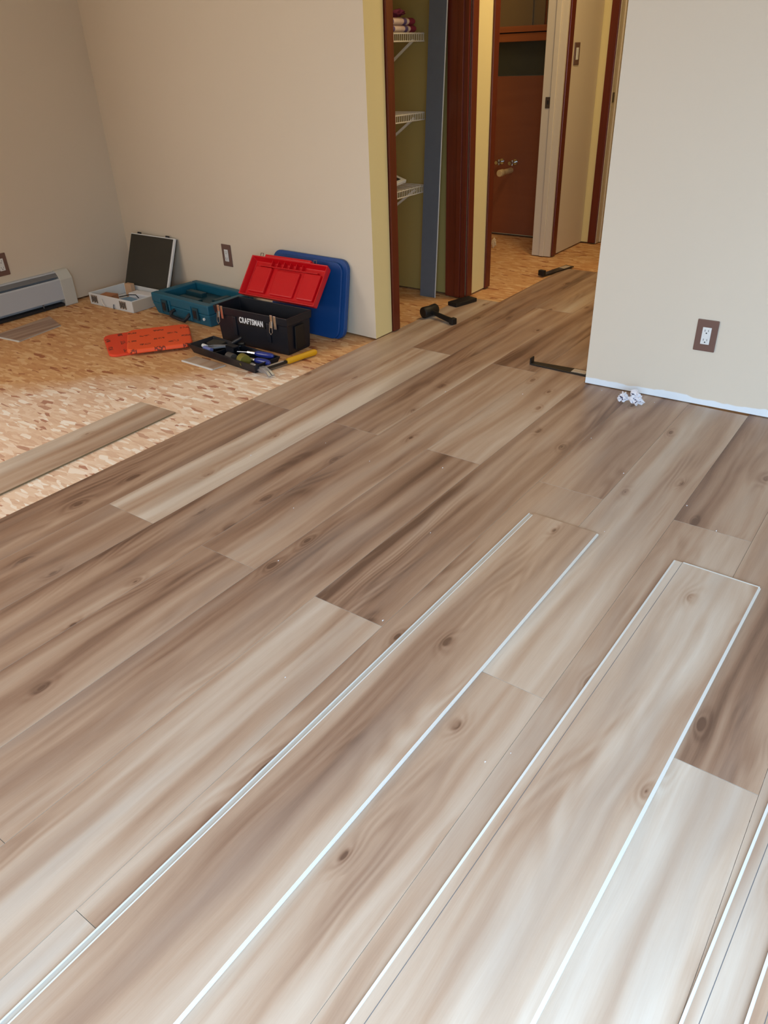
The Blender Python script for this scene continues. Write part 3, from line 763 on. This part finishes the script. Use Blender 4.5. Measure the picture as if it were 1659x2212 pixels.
# ------------------------------------------------------------------ tool tray with tools
TZ = ZS
t = thing('tool_tray', 'black plastic lift-out tool tray on the strand board in front of the toolbox', 'tray', (-2.740, 2.430, TZ), R(-6.0))
hw, hd, hz = .265, .082, .046
b = MB()
shell(b, [ring(0, hw - .02, 2 * hd - .03, -hd + .015), ring(hz, hw, 2 * hd, -hd), ring(hz, hw - .006, 2 * hd - .012, -hd + .006), ring(.006, hw - .024, 2 * hd - .038, -hd + .019)])
b.build('tray_body', M_BLACK, t, bevel=.002)
for xx in (-.07, .10): MB().box(xx, -hd + .012, .005, xx + .004, hd - .012, .036).build('divider', M_BLACK, t)
b = MB(); b.box(-.03, -.02, .005, .03, -.014, .07); b.box(-.03, .014, .005, .03, .02, .07); b.box(-.03, -.02, .062, .03, .02, .07)
b.build('tray_grip', M_BLACK, t, bevel=.002)
Tm = Matrix.Translation((-2.740, 2.430, TZ)) @ Matrix.Rotation(R(-6), 4, 'Z')
def on_tray(x, y, z): return Tm @ Vector((x, y, z))
def screwdriver(label, x, y, rz, z=.035, L=.10):
    s = thing('screwdriver', label, 'screwdriver', on_tray(x, y, z), rz - R(6), 'blue handled screwdrivers')
    MB().tube([(0, 0, 0), (.01, 0, 0), (.02, 0, 0), (L * .8, 0, 0), (L, 0, 0), (L + .008, 0, 0)], [.008, .013, .0145, .0145, .012, .006], 10).build('handle', M_BLUEH, s, smooth=True)
    MB().tube([(-.045, 0, 0), (-.0, 0, 0)], [.0075, .0075], 8).build('collar', M_METAL, s)
    MB().tube([(-.11, 0, -.006), (-.045, 0, 0)], [.003, .003], 8).build('shaft', M_STEEL, s)
screwdriver('blue handled screwdriver lying across the back of the tray', .145, .025, R(14), .052)
screwdriver('blue handled screwdriver lying at the right end of the tray', .185, -.012, R(10), .038, .085)
s = thing('pliers', 'grey pliers with worn pale grips at the left end of the tray', 'pliers', on_tray(-.17, -.03, .030), R(30), None)
MB().sweep_rect([(-.01, -.008, 0), (.03, -.014, .004), (.075, -.006, .008), (.12, 0, .010)], [.014, .014, .012, .012], .012, (0, 1, 0)).build('grip', M_GREY, s, bevel=.003)
MB().sweep_rect([(-.01, .016, 0), (.03, .018, .004), (.075, .008, .008), (.12, 0, .012)], [.014, .014, .012, .012], .012, (0, 1, 0)).build('grip', M_GREY, s, bevel=.003)
MB().sweep_rect([(.115, 0, .010), (.14, 0, .012), (.175, 0, .012)], [.026, .022, .008], .012, (0, 1, 0)).build('jaws', M_STEEL, s, bevel=.002)
b = MB(); b.tube([(0, 0, 0), (.03, -.004, 0)], .010, 10); o = b.build('plastic_cap', M_WHITE, None, loc=on_tray(-.185, -.045, .044)); tag(o, 'small white plastic cap at the left end of the tray', 'cap')
b = MB(); b.tube([(0, 0, 0), (.06, -.008, 0)], [.011, .011], 12); o = b.build('bit_holder', mat('pale_blue_plastic', srgb(110, 122, 180), .4), None, loc=on_tray(-.16, -.055, .040)); tag(o, 'pale blue bit holder at the front left of the tray', 'bit holder')
b = MB(); b.tube([(0, -.022, 0), (0, .022, 0)], .030, 20); o = b.build('tape_roll', M_OLIVE, None, loc=on_tray(.14, -.045, .036), rot=(0, R(10), R(70)), bevel=.002); tag(o, 'olive yellow tape roll at the front right of the tray', 'tape')
b = MB(); b.tube([(0, -.025, 0), (0, .025, 0)], .022, 18); o = b.build('wire_spool', mat('grey_spool', srgb(76, 72, 70), .5, var=.3, vscale=120), None, loc=on_tray(.04, -.045, .030), rot=(0, 0, R(80)), bevel=.002); tag(o, 'dark grey spool in the middle of the tray', 'spool')
b = MB(); b.box(-.045, -.03, 0, .045, .03, .02); o = b.build('bit_case', M_FOAM, None, loc=on_tray(-.19, .045, .018), rot=(0, 0, R(10)), bevel=.003); tag(o, 'dark grey bit case at the back left of the tray', 'case')
s = thing('spring_clamp', 'black handled clamp standing out of the middle of the tray', 'clamp', on_tray(-.02, .03, .02), R(20))
MB().tube([(-.03, 0, .01), (-.005, 0, .05), (.04, .01, .075)], [.009, .011, .008], 10).build('handle', M_BLACK, s, smooth=True)
MB().tube([(-.02, .02, .01), (.01, .015, .04), (.05, .012, .045)], [.008, .010, .008], 10).build('handle', M_BLACKR, s, smooth=True)

# ------------------------------------------------------------------ claw hammer
t = thing('claw_hammer', 'claw hammer with a yellow grip lying beside the tool tray on the strand board', 'hammer', (-2.478, 2.355, ZS), R(79))
MB().tube([(.15, 0, .017), (.16, 0, .017), (.25, 0, .018), (.32, 0, .019), (.33, 0, .019)], [.011, .0155, .0145, .017, .013], 12).build('grip', M_YEL, t, smooth=True)
MB().sweep_rect([(.0, 0, .017), (.15, 0, .017)], .018, .014, (0, 1, 0)).build('handle_shank', M_DKSTEEL, t, bevel=.003)
MB().sweep_rect([(.02, 0, .026), (.13, 0, .026)], .010, .003, (0, 1, 0)).build('shank_label', M_LABEL, t)
MB().tube([(-.002, .075, .02), (-.002, .052, .02), (-.002, .046, .02), (-.002, .02, .02), (-.002, -.012, .02)], [.015, .015, .010, .013, .013], 14).build('head', M_STEEL, t, smooth=True)
for sgn in (-1, 1):
    MB().sweep_rect([(-.002 + sgn * .004, -.008, .024), (-.002 + sgn * .006, -.035, .027), (-.002 + sgn * .0075, -.062, .022), (-.002 + sgn * .010, -.088, .010)], [.015, .0125, .013, .014], [.028, .024, .016, .008], (1, 0, 0)).build('claw', M_STEEL, t, bevel=.001)

# ------------------------------------------------------------------ rubber mallet, tapping block, pull bars
t = thing('rubber_mallet', 'black rubber mallet lying on the laid floor by the closet doorway', 'mallet', (-2.262, 3.485, 0.0), R(-17))
MB().tube([(0.006, -.052, .032), (0.006, -.046, .032), (0.0, .0, .031), (-.004, .046, .032), (-.004, .054, .032)], [.026, .031, .029, .031, .026], 22).build('head', M_BLACKR, t, smooth=True)
MB().tube([(.02, 0, .030), (.05, 0, .028), (.14, 0, .020), (.185, 0, .018)], [.013, .012, .014, .015], 12).build('handle', M_BLACKR, t, smooth=True)
MB().box(.183, -.017, .001, .212, .017, .035).build('handle_butt', M_BLACKR, t, bevel=.004)
b = MB(); b.box(-.036, -.085, 0, .036, .085, .022)
o = b.build('tapping_block', M_BLACKR, None, loc=(-2.232, 3.795, 0.0005), rot=(0, 0, R(-14)), bevel=.003); tag(o, 'black rectangular tapping block on the floor at the foot of the dark door post', 'tapping block')
def pull_bar(label, loc, rz, L, w0, w1, lab, hook, block):
    t = thing('pull_bar', label, 'pull bar', loc, rz, 'steel floor pull bars')
    n = 6
    MB().sweep_rect([(L * i / n, 0, .004) for i in range(n + 1)], [w0 + (w1 - w0) * min(1, (i / n) ** .8) for i in range(n + 1)], .006, (0, 1, 0)).build('bar', M_DKSTEEL, t, bevel=.001)
    MB().box(L * .70, -w1 * .33, .0072, L * lab, w1 * .33, .0082).build('label_strip', M_LABEL, t)
    if block: MB().box(-.012, -w0 * .55, .001, .016, w0 * .55, hook).build('striking_end', M_BLACKR, t, bevel=.004)
    else: MB().box(-.003, -w0 / 2, .001, .004, w0 / 2, hook).build('bent_end', M_DKSTEEL, t, bevel=.001)
    MB().box(L - .004, -w1 / 2, -.0, L + .002, w1 / 2, .0071).build('hook_end', M_DKSTEEL, t)
pull_bar('black steel pull bar lying against the right hand wall corner with an upturned end', (-1.440, 3.100, .0005), R(0.5), .292, .034, .062, .93, .032, False)
pull_bar('black steel pull bar lying on the floor at the far end of the laid planks', (-2.105, 4.585, .0005), R(79), .31, .040, .064, .95, .036, True)

# ------------------------------------------------------------------ crumpled paper
def crumple(name, label, loc, size, seed, m, sub=3, amp=.33, sq=(1, 1, 1)):
    b = MB(); bmesh.ops.create_icosphere(b.b, subdivisions=sub, radius=1.0)
    rr = random.Random(seed)
    planes = [(Vector((rr.uniform(-1, 1), rr.uniform(-1, 1), rr.uniform(-1, 1))).normalized(), rr.uniform(.45, .85)) for _ in range(22)]
    for v in b.b.verts:
        p = v.co.copy(); d = 1.0
        for n_, q in planes:
            k_ = p.normalized().dot(n_)
            if k_ > 0.02: d = min(d, q / k_)
        nz = noise.noise(p * 2.3 + Vector((seed, 0, 0))) * amp + noise.noise(p * 6 + Vector((0, seed, 0))) * amp * .6
        v.co = p.normalized() * max(.35, d + nz)
        v.co.x *= sq[0]; v.co.y *= sq[1]; v.co.z *= sq[2]
    zm = min(v.co.z for v in b.b.verts)
    for v in b.b.verts: v.co = (v.co.x * size, v.co.y * size, (v.co.z - zm) * size)
    o = b.build(name, m, None, loc=loc); return o
def inked():
    k = NT('printed_paper', .75)
    tc = k.n('ShaderNodeTexCoord')
    n = k.n('ShaderNodeTexNoise', i_Scale=42.0, i_Detail=3.0, i_Distortion=1.5); k.l(tc.outputs['Object'], n.inputs['Vector'])
    f = k.math('MULTIPLY', k.math('SUBTRACT', n.outputs['Fac'], .575), 30.0, clamp=True)
    k.l(k.mix(f, srgb(226, 226, 236), srgb(52, 54, 92)), k.b.inputs['Base Color'])
    return k.m
M_INKED = inked()
t = thing('crumpled_paper', 'crumpled ball of white printed paper on the laid floor by the right wall', 'paper', (-.888, 2.885, .0005), 0)
for o_, l_, sq_, sd_ in (((.024, 0, 0), .038, (1, .8, 1.0), 5), ((-.032, -.006, 0), .027, (1, .9, 1.0), 9)):
    q = crumple('paper_fold', '', o_, l_, sd_, M_INKED, 3, .5, sq_); q.parent = t
q = crumple('crumpled_tissue', '', (-2.785, 5.18, ZS), .026, 3, mat('ivory_tissue', srgb(226, 206, 168), .8), 3, .45, (1, .8, 1.5))
tag(q, 'small crumpled ivory tissue on the bathroom doorway floor', 'tissue')

# ------------------------------------------------------------------ crumbs
rnd = random.Random(4)
b = MB()
for cx_, cy_ in [(-1.72, 1.93), (-.60, 1.915), (-.70, 2.3), (-1.05, 1.62), (-1.5, 1.5), (-1.25, 2.0), (-1.6, 2.6), (-.9, 2.5), (-1.3, 2.75), (-.95, 2.93), (-.80, 2.95), (-1.04, 2.96), (-.45, 2.2), (-.33, 2.1), (-1.9, 1.7), (-1.35, 1.25), (-.45, 1.0), (-.48, .95), (-.92, 1.2), (-1.0, .9), (-1.5, 1.9)]:
    s_ = rnd.uniform(.0012, .0028); cx_ += rnd.uniform(-.01, .01); a_ = rnd.uniform(0, 3)
    b.prism([(cx_ + s_ * math.cos(a_ + k_), cy_ + s_ * math.sin(a_ + k_) * 1.6) for k_ in (0, 2, 4)], .0003, .0018, .6)
o = b.build('flooring_crumbs', M_PAPER); tag(o, 'tiny white crumbs of flooring scattered over the laid planks', 'debris'); o['kind'] = 'stuff'

# ------------------------------------------------------------------ closet contents
def wire_shelf(label, z, first=None):
    t = thing('wire_shelf', label, 'shelf', (-2.56, 3.175, z), 0, 'white wire shelves in the closet')
    L = .722; dp = .44
    b = MB()
    b.tube([(0, 0, 0), (0, L, 0)], .003, 8); b.tube([(0, 0, -.034), (0, L, -.034)], .0032, 8)
    n = 42
    for i in range(n + 1):
        y = .006 + (L - .012) * i / n
        b.tube([(0.001, y, 0), (0.001, y, -.034)], .0017, 6)
    b.build('front_lip', M_WIRE, t)
    b = MB()
    for i in range(n // 2 + 1):
        y = .006 + (L - .012) * i / (n // 2)
        b.tube([(0, y, .003), (-dp, y, .003)], .0018, 5)
    for xx in (-.22, -dp + .004): b.tube([(xx, 0, -.001), (xx, L, -.001)], .003, 6)
    b.build('deck', M_WIRE, t)
    MB().sweep_rect([(-.06, L - .012, -.028), (-.30, L - .012, -.19)], .010, .012, (0, 1, 0)).build('brace', M_WIRE, t)
    return t
ZSH = (1.352, .985, .613)
wire_shelf('topmost white wire closet shelf carrying folded plaid towels', ZSH[0])
wire_shelf('middle white wire closet shelf carrying a small white box', ZSH[1])
wire_shelf('lowest white wire closet shelf carrying a white framed panel', ZSH[2])
def towel(label, z, h, y0, x0=-2.72):
    b = MB()
    b.extr([(-.14, .0), (.13, .0), (.143, h * .25), (.146, h * .5), (.143, h * .78), (.13, h), (-.14, h)], 'y', -.12, .14)
    # profile in x-z: fold faces the hall
    o = b.build('folded_towel', M_PLAID, None, loc=(x0, y0, z), bevel=.006, smooth=True); return tag(o, label, 'towel', 'plaid towels on the top closet shelf')
towel('upper folded white and purple plaid towel on the top closet shelf', ZSH[0] + .0365, .032, 3.70)
towel('lower folded white and purple plaid towel on the top closet shelf', ZSH[0] + .005, .031, 3.71)
o = crumple('folded_cloth', '', (-2.66, 3.80, ZSH[0] + .069), .045, 8, M_MAROON, 3, .25, (1, 1.2, .62)); tag(o, 'maroon bundled cloth on top of the plaid towels', 'cloth')
b = MB(); b.box(-.03, -.06, 0, .03, .024, .030); b.box(-.032, -.06, .030, .032, .036, .054)
o = b.build('small_box', M_WHITE, None, loc=(-2.60, 3.59, ZSH[1] + .006), bevel=.002); tag(o, 'small white box with an overhanging lid on the middle closet shelf', 'box')
t = thing('picture_frame', 'white frame with dark insets lying tilted on the lowest closet shelf', 'frame', (-2.665, 3.60, ZSH[2] + .040), 0)
fr = MB().box(-.085, -.20, 0, .075, .15, .018).build('frame_body', M_WHITE, t, rot=(R(5), R(17), 0), bevel=.003)
MB().box(-.065, -.02, .0175, .055, .12, .0195).build('dark_inset', M_DARK, fr)
MB().box(-.065, -.17, .0175, .055, -.05, .0195).build('dark_inset', M_DARK, fr)
# plank offcut standing in the closet corner, backing outwards
t = thing('leaning_plank', 'narrow plank standing upright in the closet with its slate blue backing showing', 'flooring plank', (-2.502, 3.835, ZS + .001), R(3))
pk = MB().box(-.052, -.003, 0, .050, .003, 1.75).build('board', M_SLATE, t, rot=(R(-1.3), R(1.9), 0))
MB().box(.050, -.003, 0, .0535, .003, 1.75).build('core_edge', M_CORE, pk)

# ------------------------------------------------------------------ bathroom far wall
b = MB(); b.box(-3.48, 5.612, .012, -2.545, 5.628, 1.100); o = b.build('wall_panel', M_PANEL); tag(o, 'red brown wood panel covering the lower bathroom wall', 'wall panel')
b = MB(); b.box(-3.48, 5.616, 1.102, -2.545, 5.628, 1.40); o = b.build('wall_panel', M_GREENW); tag(o, 'dark green strip of wall above the red brown bathroom panel', 'wall panel')
t = thing('wall_cabinet', 'wooden wall cabinet with tan sliding doors high in the bathroom', 'cabinet', (-3.08, 5.56, 1.31), 0)
MB().box(-.38, .0, .0, .50, .055, .050).build('bottom_rail', M_LEDGE, t, bevel=.002)
MB().box(-.38, -.012, .056, .50, .052, .092).build('ledge', M_LEDGE, t, bevel=.002)
MB().box(-.38, .01, .092, .31, .02, .70).build('sliding_door', M_MIRROR, t)
MB().box(.30, .024, .092, .395, .034, .70).build('sliding_door', M_MIRROR, t)
MB().box(-.38, .036, .092, .40, .05, .72).build('cabinet_back', M_LEDGE, t)
def valve(label, x):
    t = thing('shutoff_valve', label, 'valve', (x, 5.612, .535), 0, 'chrome shutoff valves')
    MB().tube([(0, 0, 0), (0, -.006, 0)], .020, 16).build('escutcheon', M_METAL, t, smooth=True)
    MB().tube([(0, -.006, 0), (0, -.07, 0)], .007, 10).build('stub', M_METAL, t, smooth=True)
    MB().tube([(0, -.052, -.020), (0, -.052, .018)], .010, 10).build('valve_body', M_METAL, t, smooth=True)
    MB().tube([(-.0, -.085, .0), (0, -.098, .0)], [.016, .013], 10).build('handle', M_METAL, t, smooth=True)
valve('left chrome shutoff valve on the red brown bathroom panel', -2.975)
valve('right chrome shutoff valve on the red brown bathroom panel', -2.862)
t = thing('drain_pipe', 'ivory capped drain pipe poking out of the bathroom panel below the valves', 'pipe', (-2.895, 5.612, .475), 0)
MB().tube([(0, 0, 0), (0, -.13, -.0), (0, -.17, -.0)], .020, 16).build('pipe', M_PVC, t, smooth=True)
MB().tube([(0, -.13, 0), (0, -.135, 0), (0, -.185, 0), (0, -.19, 0)], [.021, .025, .025, .021], 18).build('cap', M_PVC, t, smooth=True)
